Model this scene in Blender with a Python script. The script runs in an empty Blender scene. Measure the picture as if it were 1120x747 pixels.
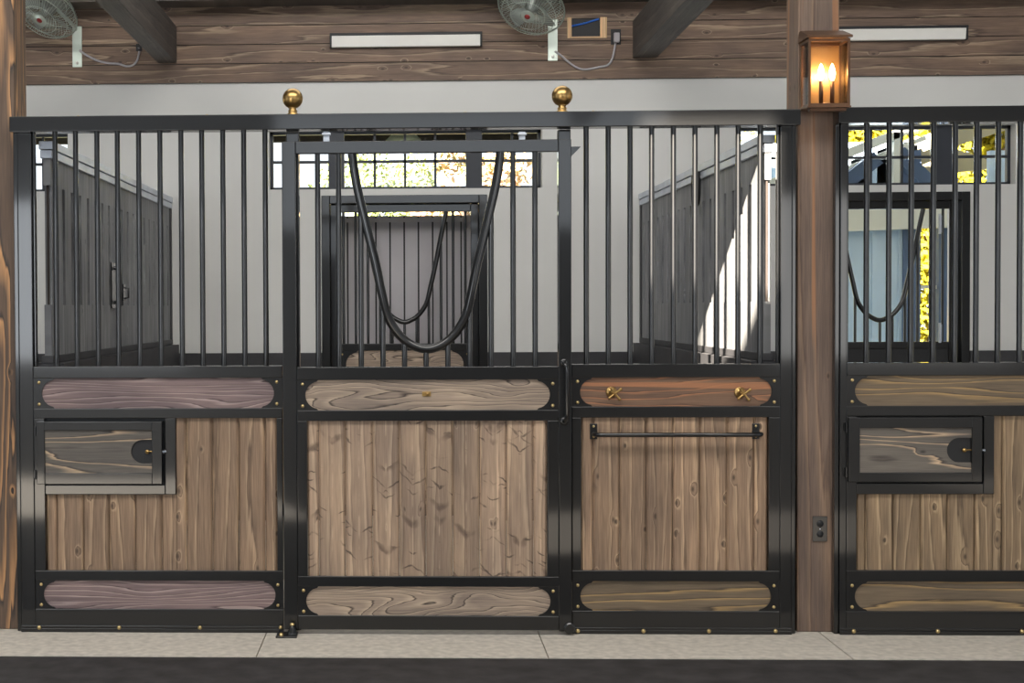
import bpy, bmesh, math, random
from mathutils import Vector, Matrix
random.seed(7)
sc = bpy.context.scene
COL = sc.collection

# ------------------------------------------------------------------ camera
F, PPX, PPY = 1620.07, 383.03, 373.55
YAW, PIT, ROL, CD, CH = 0.03731, 0.02279, 0.0046, 6.88688, 1.51428
_cy, _sy = math.cos(YAW), math.sin(YAW)
_f0 = Vector((-_sy, _cy, 0)); _r0 = Vector((_cy, _sy, 0)); _u0 = Vector((0, 0, 1))
_fw = math.cos(PIT) * _f0 - math.sin(PIT) * _u0
_u1 = math.sin(PIT) * _f0 + math.cos(PIT) * _u0
_rt = math.cos(ROL) * _r0 - math.sin(ROL) * _u1
_up = math.sin(ROL) * _r0 + math.cos(ROL) * _u1
CAM = Vector((0, -CD, CH))
cam = bpy.data.cameras.new('camera'); co = bpy.data.objects.new('camera', cam); COL.objects.link(co)
cam.sensor_width = 36; cam.lens = F / 1120 * 36
cam.shift_x = (560 - PPX) / 1120; cam.shift_y = (PPY - 373.5) / 1120
cam.clip_start = .05; cam.clip_end = 300
m = Matrix((_rt, _up, -_fw)).transposed().to_4x4(); m.translation = CAM
co.matrix_world = m
sc.camera = co

def _ray(px, py):
    return _fw + _rt * ((px - PPX) / F) + _up * ((PPY - py) / F)
def at(px, py, Y=-.02):                 # measured place on the vertical plane at depth Y
    d = _ray(px, py); return CAM + d * ((Y + CD) / d.y)
def X(px, py=430, Y=-.02): return at(px, py, Y).x
def Z(px, py, Y=-.02): return at(px, py, Y).z
def gnd(px, py, z=0):
    d = _ray(px, py); return CAM + d * ((z - CH) / d.z)
def onX(px, py, x):                     # on the plane X = x
    d = _ray(px, py); return CAM + d * (x / d.x)

# ------------------------------------------------------------------ materials
def s2l(c):
    return tuple(((v / 255) / 12.92 if v / 255 <= .04045 else ((v / 255 + .055) / 1.055) ** 2.4) for v in c)
def newmat(n):
    m = bpy.data.materials.new(n); m.use_nodes = True
    nt = m.node_tree; return m, nt, nt.nodes['Principled BSDF']
def nd(nt, t, **k):
    n = nt.nodes.new(t)
    for a, v in k.items(): setattr(n, a, v)
    return n
def mth(nt, op, a, b=None, c=None):
    n = nd(nt, 'ShaderNodeMath', operation=op)
    for i, v in enumerate((a, b, c)):
        if v is None: continue
        if isinstance(v, (int, float)): n.inputs[i].default_value = v
        else: nt.links.new(v, n.inputs[i])
    return n.outputs[0]
def ramp(nt, fac, stops, interp='LINEAR'):
    r = nd(nt, 'ShaderNodeValToRGB'); r.color_ramp.interpolation = interp
    e = r.color_ramp.elements
    while len(e) < len(stops): e.new(.5)
    for i, (p, c) in enumerate(stops):
        e[i].position = p; e[i].color = (*c, 1) if len(c) == 3 else c
    nt.links.new(fac, r.inputs[0]); return r.outputs[0]
def mixc(nt, fac, a, b, bt='MIX'):
    n = nd(nt, 'ShaderNodeMix', data_type='RGBA', blend_type=bt)
    for i, v in ((0, fac), (6, a), (7, b)):
        if isinstance(v, (int, float)): n.inputs[i].default_value = v
        elif isinstance(v, tuple): n.inputs[i].default_value = (*v, 1)
        else: nt.links.new(v, n.inputs[i])
    return n.outputs[2]
def plain(n, c, rough=.5, metal=0, coat=0, noise=0, nscale=8, bump=0, spec=.5):
    m, nt, b = newmat(n)
    c = s2l(c)
    b.inputs['Roughness'].default_value = rough; b.inputs['Metallic'].default_value = metal
    b.inputs['Coat Weight'].default_value = coat; b.inputs['Specular IOR Level'].default_value = spec
    tc = nd(nt, 'ShaderNodeTexCoord'); no = nd(nt, 'ShaderNodeTexNoise')
    no.inputs['Scale'].default_value = nscale; no.inputs['Detail'].default_value = 4
    nt.links.new(tc.outputs['Object'], no.inputs['Vector'])
    lo = tuple(v * (1 - noise) for v in c); hi = tuple(min(1, v * (1 + noise)) for v in c)
    nt.links.new(ramp(nt, no.outputs[0], [(.3, lo), (.7, hi)]), b.inputs['Base Color'])
    if bump:
        bp = nd(nt, 'ShaderNodeBump'); bp.inputs['Strength'].default_value = bump; bp.inputs['Distance'].default_value = .004
        nt.links.new(no.outputs[0], bp.inputs['Height']); nt.links.new(bp.outputs[0], b.inputs['Normal'])
    return m
def wood(n, dark, mid, light, rings=7, fa=9, fl=1.1, line=.5, chev=0, knots=.5, tone=.25, rough=.6, streak=None, K=60, fib_=1.0, soft=.0):
    """grain read from the mesh attribute wp = (across, along, seed) in metres"""
    m, nt, b = newmat(n); L = nt.links.new
    dark, mid, light = s2l(dark), s2l(mid), s2l(light)
    at_ = nd(nt, 'ShaderNodeAttribute', attribute_name='wp')
    sp = nd(nt, 'ShaderNodeSeparateXYZ'); L(at_.outputs['Vector'], sp.inputs[0])
    a, l, s = sp.outputs
    if chev:
        aa = mth(nt, 'ABSOLUTE', a); ll = mth(nt, 'SUBTRACT', l, mth(nt, 'MULTIPLY', aa, chev))
    else: aa, ll = a, l
    def vec(u, v, w):
        c = nd(nt, 'ShaderNodeCombineXYZ')
        for i, q in enumerate((u, v, w)):
            if isinstance(q, (int, float)): c.inputs[i].default_value = q
            else: L(q, c.inputs[i])
        return c.outputs[0]
    def noise(v, detail=2, rough_=.5, dist=0):
        q = nd(nt, 'ShaderNodeTexNoise'); q.inputs['Scale'].default_value = 1
        q.inputs['Detail'].default_value = detail; q.inputs['Roughness'].default_value = rough_
        q.inputs['Distortion'].default_value = dist
        L(v, q.inputs['Vector']); return q.outputs[0]
    sA = mth(nt, 'MULTIPLY', s, 3.71)
    n1 = noise(vec(mth(nt, 'MULTIPLY', a, fa), mth(nt, 'MULTIPLY', l, fl), sA), 1.5, .45, .25)
    # knots pull the rings around them
    vo = nd(nt, 'ShaderNodeTexVoronoi', voronoi_dimensions='2D'); vo.inputs['Scale'].default_value = 1
    L(vec(mth(nt, 'ADD', mth(nt, 'MULTIPLY', aa, 12 if not chev else 16), mth(nt, 'MULTIPLY', s, 37.7)), mth(nt, 'ADD', mth(nt, 'MULTIPLY', ll, 6 if not chev else 8), sA), 0.0), vo.inputs['Vector'])
    kd = vo.outputs['Distance']
    halo = ramp(nt, kd, [(0, (1, 1, 1)), (.32, (0, 0, 0))], 'EASE')
    cs = nd(nt, 'ShaderNodeSeparateColor'); L(vo.outputs['Color'], cs.inputs[0])
    on = mth(nt, 'GREATER_THAN', cs.outputs[0], 1 - knots)
    halo = mth(nt, 'MULTIPLY', halo, on)
    n0 = noise(vec(mth(nt, 'MULTIPLY', a, 90), mth(nt, 'MULTIPLY', l, 5), sA), 2)
    v = mth(nt, 'ADD', mth(nt, 'ADD', mth(nt, 'MULTIPLY', n1, rings), mth(nt, 'MULTIPLY', a, K)), mth(nt, 'MULTIPLY', halo, .75))
    v = mth(nt, 'ADD', v, mth(nt, 'MULTIPLY', n0, .35))
    w = mth(nt, 'FRACT', v)
    dk = tuple(p * (1 - soft) + q * soft for p, q in zip(dark, mid))
    g = ramp(nt, w, [(0, dk), (.12, mid), (1 - line, mid), (.93, light), (1, dk)])
    fib = noise(vec(mth(nt, 'MULTIPLY', a, 260), mth(nt, 'MULTIPLY', l, 7), s), 3, .6)
    fr = ramp(nt, fib, [(.3, (.7, .69, .68)), (.7, (1.28, 1.27, 1.25))])
    col = mixc(nt, .8 * fib_, g, fr, 'MULTIPLY')
    f3 = noise(vec(mth(nt, 'MULTIPLY', a, 75), mth(nt, 'MULTIPLY', l, 1.6), mth(nt, 'ADD', sA, 6)), 3, .6)
    col = mixc(nt, .8 * fib_, col, ramp(nt, f3, [(.3, (.76, .75, .75)), (.7, (1.2, 1.19, 1.18))]), 'MULTIPLY')
    # board to board tone
    wn = nd(nt, 'ShaderNodeTexWhiteNoise', noise_dimensions='1D'); L(mth(nt, 'FLOOR', mth(nt, 'MULTIPLY', s, 10)), wn.inputs['W'])
    tn = ramp(nt, wn.outputs[0], [(0, (1 - tone,) * 3), (1, (1 + tone, 1 + tone * .95, 1 + tone * .9))])
    col = mixc(nt, 1, col, tn, 'MULTIPLY')
    big = noise(vec(mth(nt, 'MULTIPLY', a, 8), mth(nt, 'MULTIPLY', l, 2.5), mth(nt, 'ADD', sA, 9)), 2)
    col = mixc(nt, 1, col, ramp(nt, big, [(.3, (.76, .76, .79)), (.7, (1.2, 1.18, 1.15))]), 'MULTIPLY')
    if streak:
        st = noise(vec(mth(nt, 'MULTIPLY', a, 30), mth(nt, 'MULTIPLY', l, .5), mth(nt, 'ADD', sA, 4)), 1.5)
        col = mixc(nt, ramp(nt, st, [(.62, (0, 0, 0)), (.68, (.75, .75, .75))]), col, s2l(streak))
    kn = ramp(nt, kd, [(.02, (1, 1, 1)), (.13, (0, 0, 0))], 'EASE')
    kn = mth(nt, 'MULTIPLY', kn, on)
    col = mixc(nt, mth(nt, 'MULTIPLY', kn, .8), col, tuple(v * .45 for v in dark))
    if chev:      # paired fin marks spreading from the pith line
        for (ks, ps, pa, thr, on_, dkf) in ((.7, 16, 7, .4, .86, .78), (.75, 44, 7, .34, .88, .45), (.4, 60, 13, .32, .91, .45), (-.5, 46, 8, .3, .93, .5)):
            v2 = nd(nt, 'ShaderNodeTexVoronoi', voronoi_dimensions='2D'); v2.inputs['Scale'].default_value = 1
            fv = mth(nt, 'MULTIPLY', mth(nt, 'SUBTRACT', mth(nt, 'ADD', l, mth(nt, 'MULTIPLY', a, .22)), mth(nt, 'MULTIPLY', aa, ks)), ps)
            jit = noise(vec(mth(nt, 'MULTIPLY', a, 25), mth(nt, 'MULTIPLY', l, 25), s), 2)
            L(vec(mth(nt, 'ADD', mth(nt, 'MULTIPLY', aa, pa), mth(nt, 'MULTIPLY', s, 23.3 + ps)), mth(nt, 'ADD', fv, mth(nt, 'ADD', mth(nt, 'MULTIPLY', jit, ps * .035), mth(nt, 'MULTIPLY', s, 5.1))), 0.0), v2.inputs['Vector'])
            f2 = ramp(nt, v2.outputs['Distance'], [(.1, (1, 1, 1)), (thr, (0, 0, 0))], 'EASE')
            c2 = nd(nt, 'ShaderNodeSeparateColor'); L(v2.outputs['Color'], c2.inputs[0])
            f2 = mth(nt, 'MULTIPLY', f2, mth(nt, 'GREATER_THAN', c2.outputs[1], on_))
            ms = noise(vec(mth(nt, 'MULTIPLY', a, 16), mth(nt, 'MULTIPLY', l, 9), mth(nt, 'ADD', sA, ps)), 2)
            f2 = mth(nt, 'MULTIPLY', f2, ramp(nt, ms, [(.4, (.1, .1, .1)), (.56, (1, 1, 1))]))
            col = mixc(nt, mth(nt, 'MULTIPLY', f2, .85), col, tuple(v * dkf for v in dark))
        pith = ramp(nt, aa, [(0, (1, 1, 1)), (.004, (0, 0, 0))])
        pb = noise(vec(0, mth(nt, 'MULTIPLY', l, 9), sA), 2)
        pith = mth(nt, 'MULTIPLY', pith, ramp(nt, pb, [(.45, (0, 0, 0)), (.6, (.7, .7, .7))]))
        col = mixc(nt, pith, col, tuple(min(1, v * 1.3) for v in light))
    L(col, b.inputs['Base Color'])
    b.inputs['Roughness'].default_value = rough
    bp = nd(nt, 'ShaderNodeBump'); bp.inputs['Strength'].default_value = .35; bp.inputs['Distance'].default_value = .002
    L(mth(nt, 'ADD', fib, w), bp.inputs['Height']); L(bp.outputs[0], b.inputs['Normal'])
    return m

M = {}
M['black'] = plain('gloss_black_steel', (3, 4, 6), .36, 0, .85, .35, 5, .02, .42)
M['black'].node_tree.nodes['Principled BSDF'].inputs['Coat Roughness'].default_value = .07
M['blackdull'] = plain('dull_black', (26, 27, 30), .55, 0, 0, .2, 10)
M['kick'] = plain('kick_board', (52, 52, 55), .6, 0, 0, .2, 6)
M['brass'] = plain('brass', (190, 156, 100), .32, 1, 0, .12, 14)
M['bolt'] = plain('brass_bolt', (222, 196, 140), .35, 1, 0, .1, 20)
M['wall'] = plain('white_wall_paint', (214, 214, 211), .75, 0, 0, .03, 2, .05)
M['concrete'] = plain('concrete', (196, 189, 178), .85, 0, 0, .16, 26, .35)
M['joint'] = plain('joint_dark', (86, 80, 74), .9, 0, 0, .1, 9)
M['asphalt'] = plain('dark_rubber_paving', (46, 44, 45), .75, 0, 0, .5, 9, .5)
M['stallfloor'] = plain('stall_mat', (60, 58, 58), .9, 0, 0, .3, 5, .3)
M['steel'] = plain('galvanised_steel', (196, 203, 214), .4, .25, 0, .12, 7)
M['wire'] = plain('fan_wire', (200, 210, 200), .35, .6, 0, .1, 7)
M['fanblade'] = plain('fan_blade', (150, 155, 150), .4, .5, 0, .1, 7)
M['whitediff'] = plain('white_diffuser', (236, 234, 228), .5, 0, 0, .03, 7)
M['cord'] = plain('grey_cord', (176, 172, 176), .5, 0, 0, .03, 7)
M['bluecable'] = plain('blue_cable', (40, 110, 215), .4, 0, 0, .05, 9)
M['bronze'] = plain('bronze_lantern', (106, 78, 58), .38, .6, 0, .2, 9)
M['lanternback'] = plain('lantern_back_plate', (190, 150, 100), .35, .7, 0, .1, 9)
M['ceil'] = plain('dark_roof_boards', (54, 48, 46), .8, 0, 0, .2, 4)
M['red'] = plain('red_badge', (150, 40, 40), .5)
M['ext'] = plain('pale_siding', (186, 206, 226), .6, 0, 0, .05, 3)
M['fascia'] = plain('pale_fascia', (214, 214, 206), .6, 0, 0, .05, 3)
M['bluetrim'] = plain('blue_grey_trim', (74, 92, 122), .6, 0, 0, .1, 3)
M['tan'] = plain('tan_soffit', (170, 160, 132), .7, 0, 0, .1, 3)
M['frame'] = plain('dark_window_frame', (44, 48, 56), .4, 0, 0, .1, 6)
M['grass'] = plain('grass_ground', (112, 112, 84), .95, 0, 0, .4, 2, .4)
M['bark'] = plain('bark', (84, 66, 52), .9, 0, 0, .3, 9, .5)
M['screen'] = plain('grey_sliding_panel', (176, 172, 176), .5, 0, 0, .06, 3)
M['oldwall'] = plain('aisle_wall', (70, 64, 60), .8, 0, 0, .1, 3)

M['plank'] = wood('larch_planks', (112, 92, 78), (160, 138, 118), (184, 162, 138), rings=2.2, fa=6, fl=.5, line=.3, chev=.75, knots=.12, tone=.17, K=14, soft=.5, fib_=.8)
M['plank2'] = wood('knotty_planks', (94, 76, 60), (148, 124, 102), (182, 156, 128), rings=3.4, fa=7, fl=.6, line=.3, knots=.3, tone=.16, K=16, soft=.35)
M['plank3'] = wood('dim_planks', (86, 72, 56), (136, 116, 92), (174, 152, 122), rings=3.4, fa=7, fl=.6, line=.3, knots=.34, tone=.14, K=16, soft=.35)
M['bd_purple'] = wood('board_purple', (74, 58, 60), (126, 108, 108), (172, 154, 150), rings=12, fa=7, fl=.9, line=.4, knots=.03, tone=.05, K=40, fib_=.7)
M['bd_pale'] = wood('board_pale', (58, 48, 42), (152, 136, 122), (182, 164, 144), rings=13, fa=8, fl=1.9, line=.5, knots=.2, tone=.05, K=45, fib_=.7)
M['bd_red'] = wood('board_red', (78, 58, 46), (118, 92, 74), (172, 120, 86), rings=9, fa=7, fl=.7, line=.3, knots=.06, tone=.05, K=25, streak=(172, 116, 80), fib_=.7)
M['bd_olive'] = wood('board_olive', (72, 62, 50), (112, 98, 80), (170, 142, 98), rings=8, fa=7, fl=.8, line=.35, knots=.05, tone=.05, K=28, fib_=.7)
M['bd_grey'] = wood('board_grey', (66, 61, 57), (100, 95, 89), (192, 168, 140), rings=8, fa=7, fl=1.0, line=.3, knots=.06, tone=.05, K=12, fib_=.7)
M['post'] = wood('brown_post', (88, 70, 60), (112, 95, 84), (134, 112, 94), rings=4, fa=6, fl=.22, line=.35, knots=.06, tone=.03, K=16, streak=(160, 112, 76), fib_=.8, soft=.3)
M['postl'] = wood('striped_post', (54, 48, 46), (100, 82, 68), (192, 146, 102), rings=7, fa=8, fl=.7, line=.5, knots=.1, tone=.03, K=14, fib_=.7)
M['wallplank'] = wood('wall_planks', (82, 66, 54), (122, 101, 86), (164, 144, 122), rings=4, fa=8, fl=.6, line=.25, knots=.16, tone=.1, K=12, soft=.35)
M['beam'] = wood('grey_beam', (58, 54, 51), (80, 76, 72), (96, 91, 86), rings=3, fa=5, fl=.3, line=.3, knots=.05, tone=.03, K=10, soft=.5)
M['slat'] = wood('grey_slats', (92, 95, 99), (120, 123, 127), (142, 145, 147), rings=2.5, fa=8, fl=.5, line=.3, knots=.08, tone=.14, K=15, soft=.5)
M['pine'] = wood('fresh_pine', (196, 158, 112), (226, 190, 146), (236, 206, 166), rings=2, fa=9, fl=.8, line=.3, knots=.02, tone=.03, K=14)
M['slot'] = plain('slot_shade_brown', (44, 36, 32), .8, 0, 0, .2, 9)  # dark colour standing in for the shade inside the partition slots

def glassmat():
    m = bpy.data.materials.new('clear_glass'); m.use_nodes = True; nt = m.node_tree; nt.nodes.clear()
    o = nd(nt, 'ShaderNodeOutputMaterial'); t = nd(nt, 'ShaderNodeBsdfTransparent'); g = nd(nt, 'ShaderNodeBsdfGlossy')
    g.inputs['Roughness'].default_value = .02; t.inputs[0].default_value = (.97, .98, .98, 1)
    mx = nd(nt, 'ShaderNodeMixShader'); fr = nd(nt, 'ShaderNodeFresnel'); fr.inputs[0].default_value = 1.45
    nt.links.new(fr.outputs[0], mx.inputs[0]); nt.links.new(t.outputs[0], mx.inputs[1]); nt.links.new(g.outputs[0], mx.inputs[2])
    nt.links.new(mx.outputs[0], o.inputs[0]); return m
M['glass'] = glassmat()
def emis(n, c, s):
    m = bpy.data.materials.new(n); m.use_nodes = True; nt = m.node_tree; nt.nodes.clear()
    o = nd(nt, 'ShaderNodeOutputMaterial'); e = nd(nt, 'ShaderNodeEmission'); e.inputs[0].default_value = (*c, 1); e.inputs[1].default_value = s
    nt.links.new(e.outputs[0], o.inputs[0]); return m
M['bulb'] = emis('lit_bulb', (1, .62, .28), 28)
def leafmat(n, c1, c2):
    m, nt, b = newmat(n)
    tc = nd(nt, 'ShaderNodeTexCoord'); no = nd(nt, 'ShaderNodeTexNoise'); no.inputs['Scale'].default_value = 1.6
    nt.links.new(tc.outputs['Object'], no.inputs['Vector'])
    nt.links.new(ramp(nt, no.outputs[0], [(.35, s2l(c1)), (.65, s2l(c2))]), b.inputs['Base Color'])
    b.inputs['Roughness'].default_value = .7
    return m
M['leafy'] = leafmat('yellow_leaves', (140, 142, 84), (196, 190, 120))
M['leafyy'] = leafmat('bright_yellow_leaves', (150, 146, 20), (190, 176, 40))
M['leafg'] = leafmat('green_leaves', (104, 122, 74), (158, 168, 108))
M['leafo'] = leafmat('autumn_leaves', (178, 142, 116), (176, 166, 116))

# ------------------------------------------------------------------ mesh helpers
class MB:
    def __init__(s): s.v = []; s.f = []; s.w = []; s.wp = None; s.sm = []
    def _add(s, vs, fs, smooth=False):
        b = len(s.v)
        for p in vs:
            p = tuple(p); s.v.append(p); s.w.append(s.wp(*p) if s.wp else (0, 0, 0))
        for f in fs: s.f.append([b + i for i in f]); s.sm.append(smooth)
        return s
    def box(s, x0, x1, y0, y1, z0, z1):
        x0, x1 = sorted((x0, x1)); y0, y1 = sorted((y0, y1)); z0, z1 = sorted((z0, z1))
        return s._add([(x, y, z) for x in (x0, x1) for y in (y0, y1) for z in (z0, z1)],
            [(0, 1, 3, 2), (4, 6, 7, 5), (0, 4, 5, 1), (2, 3, 7, 6), (0, 2, 6, 4), (1, 5, 7, 3)])
    def bar(s, a, b, w, h, up=(0, 0, 1)):        # square section bar between two points
        a, b = Vector(a), Vector(b); d = (b - a).normalized(); u = Vector(up); r = d.cross(u).normalized(); u = r.cross(d)
        vs = [p + r * (i * w / 2) + u * (j * h / 2) for p in (a, b) for i, j in ((-1, -1), (1, -1), (1, 1), (-1, 1))]
        return s._add(vs, [(3, 2, 1, 0), (4, 5, 6, 7), (0, 1, 5, 4), (1, 2, 6, 5), (2, 3, 7, 6), (3, 0, 4, 7)])
    def poly(s, pts, y0, y1):                    # XZ outline with thickness in Y
        n = len(pts); vs = [(p[0], y0, p[1]) for p in pts] + [(p[0], y1, p[1]) for p in pts]
        fs = [list(range(n)), list(range(2 * n - 1, n - 1, -1))] + [(i, i + n, (i + 1) % n + n, (i + 1) % n) for i in range(n)]
        return s._add(vs, fs)
    def tube(s, pts, r, seg=12, cap=True, closed=False):
        pts = [Vector(p) for p in pts]; n = len(pts); vs = []; ref = None
        rr = r if isinstance(r, (list, tuple)) else [r] * n
        for i, p in enumerate(pts):
            if closed: t = pts[(i + 1) % n] - pts[i - 1]
            else: t = pts[min(i + 1, n - 1)] - pts[max(i - 1, 0)]
            t.normalize()
            if ref is None:
                ref = Vector((0, 0, 1)) if abs(t.z) < .9 else Vector((1, 0, 0))
            ref = (ref - t * ref.dot(t)).normalized(); q = t.cross(ref)
            for k in range(seg):
                a = 2 * math.pi * k / seg; vs.append(p + (ref * math.cos(a) + q * math.sin(a)) * rr[i])
        fs = [(i * seg + k, i * seg + (k + 1) % seg, ((i + 1) % n) * seg + (k + 1) % seg, ((i + 1) % n) * seg + k) for i in range(n if closed else n - 1) for k in range(seg)]
        s._add(vs, fs, True)
        if cap and not closed:
            s._add(vs[:seg], [list(range(seg))[::-1]]); s._add(vs[-seg:], [list(range(seg))])
        return s
    def lathe(s, prof, c=(0, 0, 0), axis=(0, 0, 1), seg=28, smooth=True):   # prof = [(r, h)]
        c = Vector(c); ax = Vector(axis).normalized(); u = ax.orthogonal().normalized(); v = ax.cross(u)
        vs = [c + ax * h + (u * math.cos(2 * math.pi * k / seg) + v * math.sin(2 * math.pi * k / seg)) * max(r, 1e-5) for r, h in prof for k in range(seg)]
        fs = [(i * seg + k, i * seg + (k + 1) % seg, (i + 1) * seg + (k + 1) % seg, (i + 1) * seg + k) for i in range(len(prof) - 1) for k in range(seg)]
        s._add(vs, fs, smooth)
        return s
WL = {}
def build(name, mb, mat, parent=None, bevel=0, seg=2, **props):
    xs = [[p[i] for p in mb.v] for i in range(3)]
    c = Vector(((min(xs[0]) + max(xs[0])) / 2, (min(xs[1]) + max(xs[1])) / 2, min(xs[2])))
    me = bpy.data.meshes.new(name)
    bm = bmesh.new(); lay = bm.verts.layers.float_vector.new('wp')
    bv = []
    for p, w in zip(mb.v, mb.w):
        v = bm.verts.new(Vector(p) - c); v[lay] = w; bv.append(v)
    for f, sm in zip(mb.f, mb.sm):
        try: fc = bm.faces.new([bv[i] for i in f]); fc.smooth = sm
        except ValueError: pass
    bmesh.ops.recalc_face_normals(bm, faces=bm.faces)
    if bevel:
        es = [e for e in bm.edges if len(e.link_faces) == 2 and e.calc_face_angle(0) > .6]
        bmesh.ops.bevel(bm, geom=es, offset=bevel, segments=seg, affect='EDGES', profile=.6, clamp_overlap=True)
        for f in bm.faces: f.smooth = True
    bm.to_mesh(me); bm.free()
    me.materials.append(M[mat] if isinstance(mat, str) else mat)
    o = bpy.data.objects.new(name, me); COL.objects.link(o)
    o.location = c - (WL[parent.name] if parent else Vector((0, 0, 0)))
    if parent: o.parent = parent
    WL[o.name] = c
    if bevel:
        wn_ = o.modifiers.new('weighted_normals', 'WEIGHTED_NORMAL'); wn_.keep_sharp = True; wn_.weight = 100
    for k, v in props.items(): o[k] = v
    return o
def copy_to(o, pos, parent):       # a copy of a part at a world position (sharing its mesh)
    c = o.copy(); COL.objects.link(c); c.parent = parent; c.location = Vector(pos) - WL[parent.name]; WL[c.name] = Vector(pos)
    return c
def thing(name, label, cat, loc, group=None):
    o = bpy.data.objects.new(name, None); COL.objects.link(o); o.location = loc; o.empty_display_size = .1
    o['label'] = label; o['category'] = cat
    if group: o['group'] = group
    WL[o.name] = Vector(loc); return o
def struct(name, mb, mat, bevel=0): return build(name, mb, mat, None, bevel, kind='structure')
def tag(o, label, cat, group=None):
    o['label'] = label; o['category'] = cat
    if group: o['group'] = group
    return o
rs = lambda: random.random() * 50

FY0, FY1 = -.02, .03        # steel frame depth
# ------------------------------------------------------------------ generic stall parts
def plate_pts(xo, xi, z0, z1, left):     # bolt plate with a half-round bite toward the board
    s = 1 if left else -1
    cz = (z0 + z1) / 2; r = (z1 - z0) / 2 * .9; cx = xi + s * .004
    pts = [(xi, z0), (xo, z0), (xo, z1), (xi, z1)]
    n = 18; arc = []
    for i in range(n + 1):
        a = math.pi / 2 + math.pi * i / n
        px = cx + s * r * math.cos(a); pz = cz + r * math.sin(a)
        if (px < xi) == left or abs(px - xi) < 1e-6: arc.append((px, pz))
    return pts + arc
def board_row(root, x0, x1, z0, z1, mat, bname, label=None, yf=FY0):
    """wooden rail board with a bolted half-round plate at each end"""
    mb = MB(); sd = rs(); cz = (z0 + z1) / 2; mb.wp = lambda x, y, z: (z - cz, x, sd)
    mb.box(x0 + .002, x1 - .002, yf + .012, yf + .034, z0, z1)
    b = build(bname, mb, mat, root)
    if label: b['label'] = label
    h = z1 - z0; w = h * .7
    for left in (True, False):
        xo, xi = (x0, x0 + w) if left else (x1, x1 - w)
        p = build('corner_plate', MB().poly(plate_pts(xo, xi, z0, z1, left), yf + .004, yf + .012), 'black', root)
        bx = xo + (.026 if left else -.026)
        for zz in (z0 + h * .14, z1 - h * .14):
            build('bolt', MB().lathe([(0, .007), (.004, .0065), (.007, .004), (.008, 0)], (bx, yf + .004, zz), (0, -1, 0), 14), 'bolt', p)
def plank_panel(root, x0, x1, z0, z1, seams, mat, yf=FY0, notch=None, pname='plank_panel'):
    """vertical boards with chamfered edges; notch = (x, z) leaves out the corner left of x above z"""
    mb = MB(); e = [x0] + [s for s in seams if x0 < s < x1] + [x1]; ya, yb = yf + .016, yf + .034; ch = .009
    for a, b in zip(e, e[1:]):
        sd = rs(); cx = (a + b) / 2
        # edge boards show only a slice, keep the pith line in the true middle
        if b - a < .1: cx = a - .06 + (b - a) if a == e[0] else b + .06 - (b - a)
        mb.wp = (lambda x, y, z, cx=cx, sd=sd: (x - cx, z, sd))
        segs = [(a, b, z1)]
        if notch and a < notch[0]:
            segs = [(a, min(b, notch[0]), notch[1])]
            if b > notch[0]: segs.append((notch[0], b, z1))
        for (p, q, zt) in segs:
            g = .0012
            l1 = ch if p == a else 0; l2 = ch if q == b else 0
            prof = [(p + g, yb), (p + g, ya + l1), (p + l1 + g, ya), (q - l2 - g, ya), (q - g, ya + l2), (q - g, yb)]
            n = len(prof)
            vs = [(x, y, z0) for x, y in prof] + [(x, y, zt) for x, y in prof]
            mb._add(vs, [list(range(n)), list(range(2 * n - 1, n - 1, -1))] + [(i, (i + 1) % n, (i + 1) % n + n, i + n) for i in range(n)])
    build(pname, mb, mat, root)
def bars(root, pxs, py, zlo, zhi, r=.0125, y=.005):
    first = None
    for px in pxs:
        x = X(px, py, y - r)
        if first is None:
            first = build('bar', MB().tube([(x, y, zlo), (x, y, zhi)], r, 14), 'black', root)
        else: copy_to(first, (x, y, zlo), root)

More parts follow.
